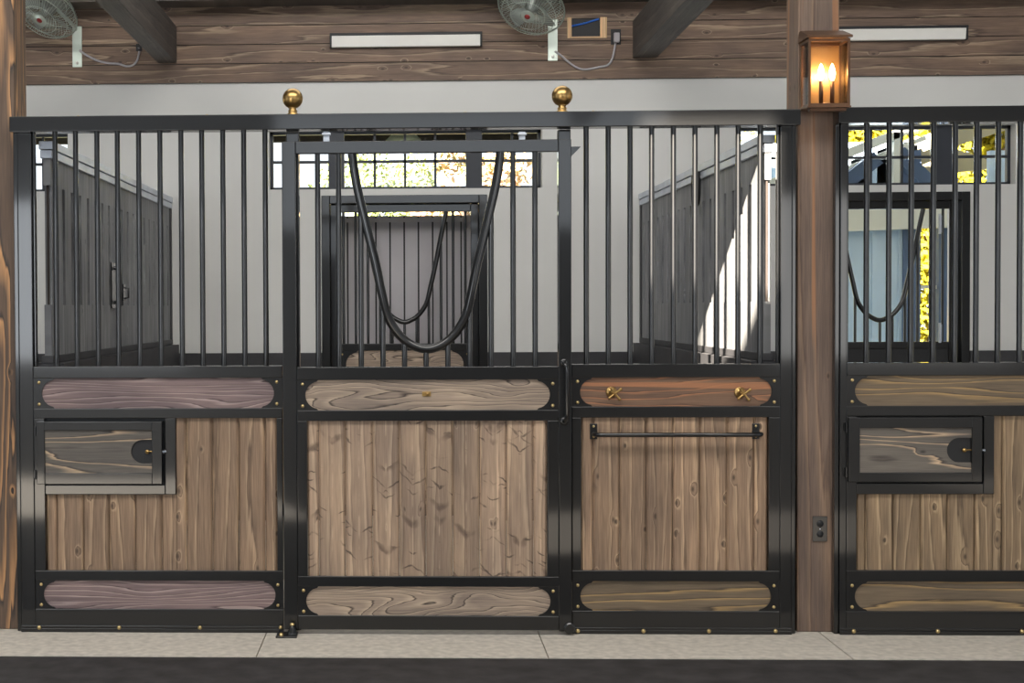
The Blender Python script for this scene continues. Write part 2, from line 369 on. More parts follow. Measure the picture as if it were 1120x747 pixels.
def feed_door(root, px0, px1, pyt, pyb, bx0, bx1, byt, byb, mat, cpx):
    """hinged feed hatch: steel frame, wooden board with a half round finger recess and brass knob"""
    x0, x1 = X(px0, 495, -.035), X(px1, 495, -.035); z1, z0 = Z(px0, pyt, -.035), Z(px0, pyb, -.035)
    ix0, ix1 = X(bx0, 495, -.03), X(bx1, 495, -.03); iz1, iz0 = Z(bx0, byt, -.03), Z(bx0, byb, -.03)
    ya, yb = -.045, -.0205
    mb = MB()
    mb.box(x0, ix0, ya, yb, z0, z1).box(ix1, x1, ya, yb, z0, z1).box(ix0 - .001, ix1 + .001, ya, yb, iz1, z1).box(ix0 - .001, ix1 + .001, ya, yb, z0, iz0)
    fd = build('feed_door', mb, 'black', root, .003)
    cz = (iz0 + iz1) / 2; r = (iz1 - iz0) * .28; ccx = X(cpx, 494, -.03)
    pts = [(ix0, iz0), (ix0, iz1), (ix1, iz1), (ix1, cz + r)]
    for i in range(17):
        a = math.pi / 2 + math.pi * i / 16
        pts.append((ccx + r * math.cos(a), cz + r * math.sin(a)))
    pts += [(ix1, cz - r), (ix1, iz0)]
    sd = rs(); mb = MB(); mb.wp = lambda x, y, z: (z - cz, x, sd); mb.poly(pts, -.036, -.024)
    build('door_board', mb, mat, fd)
    build('finger_recess', MB().box(ccx - r - .005, ix1, -.0239, -.021, cz - r - .005, cz + r + .005), 'blackdull', fd)
    kx = X(cpx + 5, 494, -.03)
    build('latch_knob', MB().lathe([(.004, 0), (.004, .006), (.009, .010), (.0105, .016), (.008, .021), (0, .023)], (kx, -.024, cz), (0, -1, 0), 18).tube([(kx, -.028, cz), (ix1, -.028, cz)], .0035, 8), 'brass', fd, label='brass latch knob')
    build('latch_pin', MB().tube([(x1, -.03, cz), (x1 + .018, -.03, cz)], .004, 10).lathe([(.007, 0), (.007, .006)], (x1 + .009, -.034, cz), (0, -1, 0), 10), 'steel', fd)
    for zz in (z0 + .045, z1 - .045):
        build('hinge', MB().tube([(x0 - .006, -.035, zz - .022), (x0 - .006, -.035, zz + .022)], .006, 12).box(x0 - .018, x0 - .006, -.026, -.0205, zz - .018, zz + .018), 'black', fd)

def hook(root, px, py):
    p = at(px, py, -.01)
    mb = MB().lathe([(.0, .0), (.026, 0), (.026, .004), (.019, .007), (.009, .009), (.007, .03), (.011, .036), (.0, .04)], (p.x - .012, -.008, p.z + .005), (0, -1, 0), 22)
    c = Vector((p.x, -.05, p.z)); mb.tube([(p.x - .012, -.04, p.z + .005), (p.x, -.052, p.z)], .006, 10)
    for a in (math.radians(38), math.radians(128)):
        d = Vector((math.cos(a), 0, math.sin(a))) * .033
        mb.tube([c - d, c - d * .5 + Vector((0, .004, 0)), c + d * .5 + Vector((0, .004, 0)), c + d], [.0062, .005, .005, .0062], 8)
        for e in (-1, 1):
            mb.lathe([(0, -.006), (.006, -.004), (.0075, 0), (.006, .004), (0, .006)], c + d * e, (0, 1, 0), 10)
    build('halter_hook', mb, 'brass', root, label='brass cross shaped halter hook')

def floor_track(root, x0, x1, z, pxs, py):
    t = build('bottom_channel', MB().box(x0, x1, -.032, -.0205, z, z + .018).box(x0, x1, -.028, -.0205, z + .018, z + .03), 'black', root, .002)
    for px in pxs:
        p = at(px, py, -.035)
        build('bolt', MB().lathe([(0, .01), (.005, .009), (.009, .005), (.01, 0)], (p.x, -.032, p.z), (0, -1, 0), 12), 'bolt', t)

# ================================================================== left panel with feed hatch
def hatch_panel(root, o, mats, seams, bar_px, tops, track):
    """o: pixel measurements of one panel of this kind"""
    x0, x1 = X(o['xo'], 500), o['x1']
    xi = X(o['xi'], 300); zb = o['zb']
    zA1, zA0 = Z(*o['A1']), Z(*o['A0']); zB1, zB0 = Z(*o['B1']), Z(*o['B0']); zC1, zC0 = Z(*o['C1']), Z(*o['C0']); zD = Z(*o['D1'])
    ztop = o['ztop']
    xw = X(o['xw'], 580); xr = o['xr']
    hx0, hx1 = X(o['hx0'], 500), X(o['hx1'], 500); hz1, hz0 = Z(*o['h1']), Z(*o['h0'])
    mb = MB()
    mb.box(x0, xi, FY0, FY1, zb, ztop)                                  # tall stile
    mb.box(x0 - .022, x0 - .001, FY0 + .008, FY1, zb, ztop)             # wall channel
    mb.box(xi, x1, FY0, FY1, zA0, zA1)
    mb.box(xi, x1, FY0, FY1, zB0, zB1)
    mb.box(xi, x1, FY0, FY1, zC0, zC1)
    mb.box(xi, x1, FY0, FY1, zb, zD)
    mb.box(xi, xw, FY0, FY1, zC1, zB0)
    mb.box(xr, x1, FY0, FY1, zC1, zB0)
    mb.box(hx0, hx1, FY0, FY1, hz0, zB0)                                # L under and beside the hatch
    mb.box(xw, hx0, FY0, FY1, hz0, hz1)
    mb.box(xi, xi + .012, FY0 + .02, FY1, zA1, ztop)
    build('frame', mb, 'black', root, .0035)
    # back board behind the hatch
    build('hatch_liner', MB().box(xw, hx0, .008, .02, hz1, zB0), 'blackdull', root)
    bars(root, bar_px, 320, zA1, ztop)
    board_row(root, xi, x1, zB1, zA0, mats[0], 'upper_board')
    board_row(root, xi + .002, x1, zD, zC0, mats[1], 'lower_board')
    plank_panel(root, xw, xr, zC1, zB0, [X(s, 580) for s in seams], mats[2], notch=(hx1, hz0))
    floor_track(root, x0, x1, zb, *track)

zB = 0.0
# top rails first: their undersides set bar heights
RY0, RY1 = -.065, .03
zr1 = Z(430, 123.4, RY0); zr0 = Z(430, 140.4, RY0)
zs1 = Z(1010, 116.3, RY0); zs0 = Z(1060, 133.2, RY0)
rail = thing('top_rail', 'long black steel top rail with two brass balls, over the middle stall', 'rail', (0, -.02, zr0))
build('rail_tube', MB().box(X(10, 135, RY0), X(876, 130, RY0), RY0, RY1, zr0, zr1), 'black', rail, .004)
for px, py in ((320, 123.6), (615, 122.6)):
    p = at(px, py, -.03)
    s = .0045
    prof = [(6, 0), (6.2, 1.2), (4.6, 2.0), (4.3, 3.2), (5.0, 4.0), (4.4, 5.0), (3.6, 6.0), (4.2, 7.2)]
    R = 10.8; cz = 7.2 + math.sqrt(R * R - 4.2 * 4.2)
    a0 = math.asin(4.2 / R)
    for i in range(15):
        a = math.pi - a0 - (math.pi - a0) * i / 14
        prof.append((R * math.sin(a), cz + R * math.cos(a)))
    build('ball_finial', MB().lathe([(r * .0044, h * .0044 + zr1) for r, h in prof], (p.x, -.02, 0), (0, 0, 1), 36), 'brass', rail, label='brass ball finial')
for px in (85, 226, 509, 649):
    p = at(px, 121, -.03)
    build('bolt', MB().lathe([(.006, 0), (.006, .006), (0, .008)], (p.x, -.02, zr1), (0, 0, 1), 10), 'bolt', rail)
rail2 = thing('top_rail', 'black steel top rail right of the lantern post, over the next stall', 'rail', (2.4, -.02, zs0))
build('rail_tube', MB().box(X(917.5, 128, RY0), 3.4, RY0, RY1, zs0, zs1), 'black', rail2, .004)

left = thing('stall_front_panel', 'stall front panel left of the door, with feed hatch and purple-grey boards', 'stall panel', (-1.2, 0, 0), 'hatch stall fronts')
xj0 = X(309.2, 430)
hatch_panel(left, dict(xo=22, xi=35.2, x1=xj0 - .002, zb=0, A1=(170, 400.4), A0=(170, 413.6), B1=(170, 446.6), B0=(250, 457.3),
    C1=(170, 624.2), C0=(170, 635.2), D1=(170, 666.3), ztop=zr0, xw=49.8, xr=X(303, 540), hx0=180.5, hx1=192.3, h1=(100, 530.5), h0=(100, 541)),
    ('bd_purple', 'bd_purple', 'plank2'), [61, 89.9, 118.4, 147.3, 176.2, 203.3, 231.9, 261, 289.9],
    [61, 83.4, 106.7, 129, 152.3, 175.6, 198.6, 221.3, 244.3, 267.2, 290.5], None, ([42.7, 130.2, 218.6, 307], 686.5))
feed_door(left, 40.5, 177.5, 461, 529.5, 49.8, 166.6, 470.6, 517.3, 'bd_grey', 156.5)

nextp = thing('stall_front_panel', 'stall front panel right of the lantern post, with feed hatch and olive boards', 'stall panel', (2.6, 0, 0), 'hatch stall fronts')
hatch_panel(nextp, dict(xo=918.5, xi=926.6, x1=3.22, zb=0, A1=(1010, 396.6), A0=(1010, 411), B1=(1010, 443.8), B0=(1100, 455),
    C1=(1010, 624), C0=(1010, 636.2), D1=(1010, 668.8), ztop=zs0, xw=937, xr=3.16, hx0=1076, hx1=1087.5, h1=(1010, 529), h0=(1010, 540.6)),
    ('bd_olive', 'bd_olive', 'plank3'), [948.3, 978.4, 1008.7, 1038, 1068, 1098, 1128, 1158, 1188],
    [948.3, 972.8, 997.2, 1021.4, 1045.2, 1068.5, 1092.3, 1116.2, 1140, 1164], None, ([934, 1026, 1118], 690.5))
feed_door(nextp, 927.6, 1073.5, 456.5, 527, 939.5, 1062, 468, 516.6, 'bd_grey', 1049)

# ================================================================== right panel with blanket bar and hooks
right = thing('stall_front_panel', 'stall front panel between door and lantern post, with blanket bar and reddish board', 'stall panel', (1.2, 0, 0))
xa = X(625.6, 430); xz = X(866, 430)
xs = X(853.4, 430)
zA1, zA0, zB1, zB0 = Z(740, 398), Z(740, 412.6), Z(740, 444.5), Z(740, 456.6)
zC1, zC0, zD1 = Z(740, 624.2), Z(740, 636), Z(740, 668.4)
xw0, xw1 = X(635.8, 540), X(840.6, 540)
mb = MB()
mb.box(xs, xz, FY0, FY1, 0, zr0).box(xz + .001, xz + .02, FY0 + .008, FY1, 0, zr0)
mb.box(xs - .012, xs, FY0 + .02, FY1, zA1, zr0)
mb.box(xa, xs, FY0, FY1, zA0, zA1).box(xa, xs, FY0, FY1, zB0, zB1).box(xa, xs, FY0, FY1, zC0, zC1).box(xa, xs, FY0, FY1, 0, zD1)
mb.box(xa, xw0, FY0, FY1, zC1, zB0).box(xw1, xs, FY0, FY1, zC1, zB0)
build('frame', mb, 'black', right, .0035)
bars(right, [641.6, 665.7, 689.6, 713.2, 737, 760.6, 784.5, 807.8, 831.9], 320, zA1, zr0)
board_row(right, xa, xs, zB1, zA0, 'bd_red', 'upper_board', 'reddish brown board')
board_row(right, xa, xs, zD1, zC0, 'bd_olive', 'lower_board')
plank_panel(right, xw0, xw1, zC1, zB0, [X(s, 540) for s in (648.9, 678.4, 707.6, 737, 766.5, 796.2, 825.7)], 'plank2')
floor_track(right, xa, xz, 0, [632, 704, 775.6, 848.4], 690.3)
hook(right, 671.5, 430); hook(right, 812, 430.5)
# blanket bar
zb_ = Z(740, 475.6, -.06); b0, b1 = X(656, 476, -.06), X(829, 476, -.06)
yb_ = -.062
bb = build('blanket_bar', MB().tube([(b0 - .022, -.006, zb_), (b0 - .02, -.035, zb_), (b0 - .008, -.056, zb_), (b0 + .02, yb_, zb_), (b1 - .02, yb_, zb_), (b1 + .008, -.056, zb_), (b1 + .02, -.035, zb_), (b1 + .022, -.006, zb_)], .0105, 14), 'black', right)
for bx in (b0 - .022, b1 + .002):
    build('bar_bracket', MB().box(bx - .017, bx + .017, -.012, -.0045, zb_ - .024, zb_ + .048), 'black', bb, .003)
    for zz in (zb_ - .012, zb_ + .036):
        build('screw', MB().lathe([(.006, 0), (.005, .004), (0, .005)], (bx, -.012, zz), (0, -1, 0), 10), 'bolt', bb)
# foot wheel guide at the bottom left of the panel
g = at(622, 687, -.05)
# door posts standing behind the door frame belong to the two fixed panels
for root, pa, pb in ((left, 313, 326.8), (right, 610.3, 624)):
    build('door_post', MB().box(X(pa, 148, .04), X(pb, 148, .04), .0305, .085, 0, zr0), 'black', root, .004)

# ================================================================== the stall door with yoke
DY0, DY1 = -.058, -.0335
D0, D1 = -.058, -.0345
door = thing('stall_door', 'black steel stall door with U-shaped neck yoke and plank lower half', 'door', (.1, -.04, 0))
xl0, xl1 = X(309.4, 420, D0), X(324.4, 420, D0); xr0, xr1 = X(611.2, 420, D0), X(625.2, 420, D0)
zt1, zt0 = Z(465, 153.5, D0), Z(465, 167, D0)
zA1, zA0, zB1, zB0 = Z(465, 401.2, D0), Z(465, 415.4, D0), Z(465, 448.6, D0), Z(465, 460.3, D0)
zC1, zC0, zD1, zD0 = Z(465, 630.6, D0), Z(465, 641.8, D0), Z(465, 673.7, D0), Z(465, 689, D0)
xw0, xw1 = X(336, 540, D0), X(598.8, 540, D0)
DD = (D0, -.008)
def dbox(mb, a, b, z0, z1): return mb.box(a, b, D0, -.022, z0, z1)
mb = MB(); dbox(mb, xl0, xl1, zD0, zt1); build('stile', mb, 'black', door, .0035)
mb = MB(); dbox(mb, xr0, xr1, zD0, zt1); build('stile', mb, 'black', door, .0035)
mb = MB(); dbox(mb, xl1, xr0, zt0, zt1); build('header', mb, 'black', door, .0035)
mb = MB()
for (a, b) in ((zA0, zA1), (zB0, zB1), (zC0, zC1), (zD0, zD1)): dbox(mb, xl1 + .001, xr0 - .001, a, b)
dbox(mb, xl1 + .001, xw0, zC1, zB0); dbox(mb, xw1, xr0 - .001, zC1, zB0)
build('lower_frame', mb, 'black', door, .0035)
board_row(door, xl1 + .001, xr0 - .001, zB1, zA0, 'bd_pale', 'upper_board', None, D0)
board_row(door, xl1 + .001, xr0 - .001, zD1, zC0, 'bd_pale', 'lower_board', None, D0)
plank_panel(door, xw0, xw1, zC1, zB0, [X(s, 540, D0) for s in (348.6, 377.5, 407.5, 436.7, 465.9, 495.3, 524.8, 554.3, 583.7)], 'plank', D0)
# yoke
yc = -.04
yk = [(384.9, 167), (390.8, 200), (401, 244), (410.5, 282), (417, 318), (422.6, 342), (432, 360), (444, 373), (456, 380), (466, 382), (476, 380.4), (488.5, 374.5), (500, 362.5), (509, 346), (515.5, 322), (521.5, 296), (532, 252), (544, 200), (547.6, 167)]
def symm(pts):          # the yoke is a true symmetric bend
    P = [at(a, b, yc - .02) for a, b in pts]; n = len(P); c = (P[0].x + P[-1].x) / 2; out = []
    for i in range(n):
        a, b = P[i], P[n - 1 - i]
        out.append(Vector((c + ((a.x - c) - (b.x - c)) / 2, yc, (a.z + b.z) / 2)))
    return out
def smooth(P, n=4):
    out = []
    for i in range(len(P) - 1):
        p0 = P[max(i - 1, 0)]; p1 = P[i]; p2 = P[i + 1]; p3 = P[min(i + 2, len(P) - 1)]
        for k in range(n):
            t = k / n
            out.append(.5 * ((2 * p1) + (p2 - p0) * t + (2 * p0 - 5 * p1 + 4 * p2 - p3) * t * t + (3 * p1 - p0 - 3 * p2 + p3) * t ** 3))
    return out + [P[-1]]
YK = smooth(symm(yk)); build('neck_yoke', MB().tube(YK, .0205, 20), 'black', door)
def yoke_z(YK, x, rad=.018):
    best = None
    for a, b in zip(YK, YK[1:]):
        if min(a.x, b.x) <= x <= max(a.x, b.x) and abs(a.x - b.x) > 1e-6:
            z = a.z + (b.z - a.z) * (x - a.x) / (b.x - a.x)
            best = z if best is None else min(best, z)
    return best
for px in (348, 370.9, 395, 418.7, 442.3, 465.9, 489.7, 513.6, 537.2, 561.3, 585.2):
    x = X(px, 330, yc); zz = yoke_z(YK, x)
    top = zt0 if px in (348, 370.9, 561.3, 585.2) or zz is None else zz - .005
    build('bar', MB().tube([(x, yc, zA1), (x, yc, top)], .0125, 14), 'black', door)
# slam latch on the right stile
lx = X(618.6, 430, -.075); lz1, lz0 = Z(617, 398, -.075), Z(617, 461, -.075)
la = build('latch_handle', MB().tube([(lx - .012, -.058, lz1 + .004), (lx - .008, -.082, lz1 + .004), (lx + .004, -.088, lz1 - .012), (lx + .006, -.088, lz1 - .04), (lx + .006, -.088, lz0 + .03), (lx, -.084, lz0 + .01), (lx - .004, -.058, lz0)], .0085, 12), 'black', door)
for zz in (lz1 + .004, lz0):
    build('latch_ring', MB().lathe([(.008, 0), (.018, 0), (.02, .006), (.016, .012), (.008, .012)], (lx - .006, -.058, zz), (0, -1, 0), 20), 'black', la)
# brass keeper in the upper board
p = at(466.5, 431, D0)
build('board_latch', MB().box(p.x - .02, p.x + .02, -.052, -.0455, p.z - .011, p.z + .011).lathe([(.006, 0), (.006, .01), (0, .012)], (p.x + .004, -.052, p.z), (0, -1, 0), 12), 'brass', door, .002, label='small brass latch plate')
# pivot hinge on the floor
p = gnd(316, 697)
hp = build('floor_pivot', MB().box(X(302.5, 694, -.09), X(325.5, 694, -.09), -.14, -.034, 0, .008), 'black', door, .002)
hx = X(319.5, 688, -.1)
build('pivot_pin', MB().lathe([(.026, .008), (.026, .014), (.016, .03), (.012, .042), (.006, .05), (0, .052)], (hx, -.09, 0), (0, 0, 1), 20), 'black', hp)
build('bolt', MB().lathe([(.011, 0), (.011, .008), (0, .011)], (hx, -.09, .05), (0, 0, 1), 12), 'bolt', hp)
build('bolt', MB().lathe([(.010, 0), (.010, .008), (0, .011)], (hx - .05, -.11, .008), (0, 0, 1), 12), 'bolt', hp)
g = at(622, 687, -.06)
build('foot_roller', MB().lathe([(0, 0), (.026, 0), (.026, .008), (.02, .012), (.02, .016), (0, .016)], (g.x + .004, -.0585, g.z), (0, -1, 0), 20), 'black', door, .001)
build('door_stop', MB().poly([(xr1, Z(630, 160, D0)), (xr1 + .045, Z(630, 160, D0)), (xr1 + .004, Z(630, 170, D0)), (xr1, Z(630, 172, D0))], -.045, -.03), 'black', door)
for px in (357, 571):
    p = at(px, 147, -.04)
    build('top_catch', MB().box(p.x - .014, p.x + .014, -.045, -.03, zt1, p.z + .012).tube([(p.x - .02, -.05, p.z), (p.x + .02, -.05, p.z)], .006, 10), 'steel', door)

# ================================================================== timber posts
def post(label, x0, x1, y0, y1, z1, mat):
    mb = MB(); sd = rs(); cx = (x0 + x1) / 2; mb.wp = lambda x, y, z: (x - cx + y, z, sd)
    mb.box(x0, x1, y0, y1, 0, z1)
    return tag(build('timber_post', mb, mat, None, .006), label, 'post')
PX0, PX1 = X(871.8, 550, .031), X(916.6, 550, .031)
post('brown timber post carrying the lit lantern and black outlet', PX0, PX1, .031, .24, 5.0, 'post')
lpx = X(19.8, 550, .031)
post('striped timber post at the left edge of the picture', lpx - .195, lpx, .031, .26, 5.0, 'postl')

# outlet on the post
p0, p1 = at(888.6, 592, .03), at(904.6, 564.5, .03)
ol = thing('wall_outlet', 'black wall outlet low on the brown lantern post', 'outlet', ((p0.x + p1.x) / 2, .03, p0.z))
build('cover_plate', MB().box(p0.x, p1.x, .024, .0308, p0.z, p1.z), 'black', ol, .002)
cx = (p0.x + p1.x) / 2; cz = (p0.z + p1.z) / 2
for s in (-1, 1):
    build('socket', MB().lathe([(0, .003), (.014, .003), (.016, 0)], (cx, .024, cz + s * .024), (0, -1, 0), 20), 'blackdull', ol)
build('screw', MB().lathe([(.003, 0), (.003, .002), (0, .002)], (cx, .024, cz), (0, -1, 0), 8), 'steel', ol)

# ================================================================== lantern
LF = -.125; LB = .029
lx0, lx1 = X(884.3, 80, LF), X(930, 80, LF)
lz1, lz0 = Z(907, 42, LF), Z(907, 117.5, LF) + .008
ln = thing('lantern', 'bronze glass box lantern with two lit candle bulbs', 'lantern', ((lx0 + lx1) / 2, LB, lz0))
t = .011
mb = MB()
for (a, b) in ((lx0, lx0 + t), (lx1 - t, lx1)):
    mb.box(a, b, LF, LF + t, lz0, lz1); mb.box(a, b, LB - .016 - t, LB - .016, lz0, lz1)
for z in (lz0, lz1 - t):
    mb.box(lx0 + t, lx1 - t, LF, LF + t, z, z + t); mb.box(lx0 + t, lx1 - t, LB - .016 - t, LB - .016, z, z + t)
    for a in (lx0, lx1 - t): mb.box(a, a + t, LF + t, LB - .016 - t, z, z + t)
build('lantern_frame', mb, 'bronze', ln)
build('back_plate', MB().box(lx0 + .003, lx1 - .003, LB - .014, LB, lz0 + .001, lz1 + .02), 'lanternback', ln, .001)
build('inner_reflector', MB().box(lx0 + .03, lx1 - .03, LB - .019, LB - .0145, lz0 + .02, lz1 - .02), 'lanternback', ln, .001)
# hood
e = .009
hb = [(lx0 - e, LF - e), (lx1 + e, LF - e), (lx1 + e, LB), (lx0 - e, LB)]
ht = [(lx0 - .001, LB - .03), (lx1 + .001, LB - .03), (lx1 + .001, LB), (lx0 - .001, LB)]
mb = MB(); vs = [(x, y, lz1 + .004) for x, y in hb] + [(x, y, lz1 + .014) for x, y in hb] + [(x, y, lz1 + .058) for x, y in ht]
mb._add(vs, [(3, 2, 1, 0)] + [(i, (i + 1) % 4, (i + 1) % 4 + 4, i + 4) for i in range(4)] + [(i + 4, (i + 1) % 4 + 4, (i + 1) % 4 + 8, i + 8) for i in range(4)] + [(8, 9, 10, 11)])
build('hood', mb, 'bronze', ln)
mb = MB(); mb.box(lx0 - .004, lx1 + .004, LF - .004, -.068, lz0 - .008, lz0 - .0005).box(lx0 + .012, lx1 - .012, LF + .015, -.068, lz0 - .022, lz0 - .008)
build('bottom_tray', mb, 'bronze', ln, .001)
g = MB(); g.box(lx0 + t, lx1 - t, LF + .004, LF + .007, lz0 + t, lz1 - t); build('glass_pane', g, 'glass', ln)
for a in (lx0 + .004, lx1 - .007):
    g = MB(); g.box(a, a + .003, LF + t, LB - .03, lz0 + t, lz1 - t); build('glass_pane', g, 'glass', ln)
lmy = -.055
cand = []
for px in (898, 910.2):
    x = X(px, 90, lmy); zc = Z(px, 88, lmy)
    cs_ = build('candle_sleeve', MB().lathe([(0, 0), (.0095, 0), (.0095, zc - lz0 - .022), (.004, zc - lz0 - .02)], (x, lmy, lz0 + .02), (0, 0, 1), 16), 'bronze', ln)
    build('bulb', MB().lathe([(.006, 0), (.011, .012), (.0145, .028), (.0135, .045), (.009, .06), (.004, .072), (0, .078)], (x, lmy, zc), (0, 0, 1), 20), 'bulb', ln, label='lit candle bulb')
    cand.append((x, lmy, zc + .035))
build('candle_bracket', MB().tube([(cand[0][0] - .008, lmy, lz0 + .018), (cand[1][0] + .008, lmy, lz0 + .018)], .006, 10).box(cand[0][0], cand[1][0], lmy - .008, lmy + .055, lz0 + .0, lz0 + .012), 'bronze', ln)

# ================================================================== floor
c0 = gnd(560, 719.2)
yc0 = c0.y
mb = MB()
js = [X(291.7, 693), X(589, 691), X(898.8, 697)]
xx = [-6.0, js[0] - 1.29] + js + [js[2] + 1.29, 7.5]
mb.box(-6, 7.5, yc0, 3.84, -.12, -.012)
for a, b in zip(xx, xx[1:]): mb.box(a + .003, b - .003, yc0, 3.84, -.012, 0)
struct('floor_curb', mb, 'concrete', 0)
struct('floor', MB().box(-9, 9, -9, yc0 - .001, -.12, -.004), 'asphalt')

# ================================================================== back wall with windows
BW = 3.66; BT = 3.84
bx = lambda px, py=250: X(px, py, BW)
bz = lambda px, py: Z(px, py, BW)
wz1, wz0 = bz(443, 141.5), bz(443, 206.3)
zp = bz(443, 89.2)                                # planks start
wc = [bx(-72, 175), bx(443, 175), bx(957.5, 175)]
half = (bx(592.5, 175) - bx(294, 175)) / 2
ops = [(c - half, c + half, wz0, wz1) for c in wc]
d1 = (bx(352, 300), bx(533, 300), 0, bz(443, 213.5))
d2x1 = bx(1060, 300); d2 = (d2x1 - (d1[1] - d1[0]), d2x1, 0, bz(1000, 210))
ops += [d1, d2]
XL_, XR_ = -5.2, 7.0
def wall_with_holes(mb, x0, x1, y0, y1, z0, z1, holes):
    ex = sorted({x0, x1, *[h[0] for h in holes], *[h[1] for h in holes]}); ez = sorted({z0, z1, *[h[2] for h in holes], *[h[3] for h in holes]})
    ex = [v for v in ex if x0 <= v <= x1]; ez = [v for v in ez if z0 <= v <= z1]
    for a, b in zip(ex, ex[1:]):
        run = None
        for c, d in zip(ez, ez[1:]):
            mx, mz = (a + b) / 2, (c + d) / 2
            solid = not any(h[0] < mx < h[1] and h[2] < mz < h[3] for h in holes)
            if solid and run is None: run = c
            if not solid and run is not None: mb.box(a, b, y0, y1, run, c); run = None
        if run is not None: mb.box(a, b, y0, y1, run, ez[-1])
mb = MB(); wall_with_holes(mb, XL_, XR_, BW, BT, 0, 4.0, ops); struct('wall_back', mb, 'wall')
# horizontal stained planks above
mb = MB(); zz = zp; ph = (bz(443, 5.5) - zp) / 4
for i in range(5):
    sd = rs(); c_ = zz + ph / 2
    mb.wp = lambda x, y, z, c_=c_, sd=sd: (z - c_, x + 3, sd)
    a, b = zz + .003, zz + ph - .003
    hole = (bx(624.5, 30), bx(656, 30), bz(640, 40.5), bz(640, 20.5))
    # vee-jointed board, cut around the service opening
    segs = [(XL_, XR_, a, b)]
    if b > hole[2] and a < hole[3]:
        segs = [(XL_, hole[0], a, b), (hole[1], XR_, a, b)]
        if a < hole[2]: segs.append((hole[0], hole[1], a, hole[2]))
        if b > hole[3]: segs.append((hole[0], hole[1], hole[3], b))
    for (p, q, c, d) in segs: mb.box(p, q, BW - .022, BW - .0005, c, d)
    zz += ph
struct('wall_back_planks', mb, 'wallplank')
struct('wall_back_batten', MB().box(XL_, XR_, BW - .01, BW - .0003, zp + .001, zz), 'blackdull')
# plate beam and roof
mb = MB(); mb.wp = lambda x, y, z: (z, x, 3.0); mb.box(XL_, XR_, BW - .26, BW - .023, bz(443, 6), bz(443, 6) + .3)
tag(build('plate_beam', mb, 'beam', None), 'dark plate beam along the top of the plank wall', 'beam')
# kick wall low on the back wall
zk = bz(300, 386)
mb = MB(); wall_with_holes(mb, XL_, XR_, BW - .035, BW - .0005, 0, zk, [(d1[0], d1[1], 0, 3), (d2[0], d2[1], 0, 3)])
struct('baseboard_back', mb, 'kick')

# windows
def window(n, c):
    x0, x1 = c - half, c + half; w = bx(475.3, 175) - bx(441.8, 175); th = bx(527.5, 175) - bx(510, 175)
    ya, yb = BW + .09, BW + .13; mb = MB(); f = .022
    mb.box(x0, x1, ya, yb, wz1 - f, wz1).box(x0, x1, ya, yb, wz0, wz0 + f).box(x0, x0 + f, ya, yb, wz0, wz1).box(x1 - f, x1, ya, yb, wz0, wz1)
    zm = bz(443, 175)
    mb.box(x0, x1, ya + .01, yb - .01, zm - .01, zm + .01)
    for s in (-1, 1):
        e = c + s * (2 * w); mb.box(min(e, e + s * th), max(e, e + s * th), ya - .05, yb, wz0, wz1)
        e2 = e + s * (th + w); mb.box(e2 - .009, e2 + .009, ya + .01, yb - .01, wz0, wz1)
    for k in (-1, 0, 1): mb.box(c + k * w - .009, c + k * w + .009, ya + .01, yb - .01, wz0, wz1)
    o = struct('window_%d' % n, mb, 'frame')
    WL[o.name] = WL[o.name]
    g = MB().box(x0 + f, x1 - f, ya + .018, ya + .021, wz0 + f, wz1 - f)
    build('window_glass', g, 'glass', o)
for n, c in enumerate(wc): window(n + 1, c)

# ------------------------------------------------------------------ back doors
def back_door(label, d, zoff, closed):
    x0, x1, _, z1 = d; cx = (x0 + x1) / 2; k = 1 / 153.6
    root = thing('stall_back_door', label, 'door', (cx, BW + .08, 0), 'back doors of the stalls')
    j = .058
    # surround
    mb = MB(); mb.box(x0, x0 + j, BW - .02, BT + .02, 0, z1).box(x1 - j, x1, BW - .02, BT + .02, 0, z1).box(x0 + j, x1 - j, BW - .02, BT + .02, z1 - j, z1)
    build('surround', mb, 'black', root, .004)
    a0, a1 = x0 + j + .0005, x1 - j - .0005; zt = z1 - j - .0005; st = .055
    y0, y1 = BW + .07, BW + .11
    zl = bz(443, 376) ; zl0 = bz(443, 383.5)
    mb = MB(); mb.box(a0, a0 + st, y0, y1, .02, zt).box(a1 - st, a1, y0, y1, .02, zt).box(a0 + st, a1 - st, y0, y1, zt - st, zt)
    mb.box(a0 + st, a1 - st, y0, y1, zl0, zl).box(a0 + st, a1 - st, y0, y1, zl0 - .26, zl0 - .2).box(a0 + st, a1 - st, y0, y1, .02, .1)
    build('door_frame', mb, 'black', root, .004)
    ym = (y0 + y1) / 2; zt_ = zt - st
    P = [(-46, None), (-42, 250), (-35, 285), (-29, 312), (-24, 332), (-15, 345), (-6, 351), (0, 352.5)]
    L_ = []
    for dx, py in P: L_.append(Vector((cx + dx * k, ym, zt_ if py is None else bz(443, py))))
    YY = smooth(L_ + [Vector((2 * cx - p.x, p.y, p.z)) for p in L_[-2::-1]])
    build('neck_yoke', MB().tube(YY, .017, 14), 'black', root)
    for i in range(-5, 6):
        x = cx + i * 13.4 * k
        if not (a0 + st + .01 < x < a1 - st - .01): continue
        z = yoke_z(YY, x); top = zt_ if z is None or abs(i) >= 4 else z
        build('bar', MB().tube([(x, ym, zl), (x, ym, top)], .010, 10), 'black', root)
    if closed:
        board_row(root, a0 + st, a1 - st, zl0 - .2, zl0, 'bd_pale', 'upper_board', None, y0)
        plank_panel(root, a0 + st, a1 - st, .1, zl0 - .26, [a0 + st + .13 * q for q in range(1, 8)], 'plank3', y0)
    else:
        build('lower_panel', MB().box(a0 + st, a1 - st, y0 + .01, y0 + .03, .1, zl0), 'blackdull', root)
    return root, a0 + st, a1 - st, zt_, zl
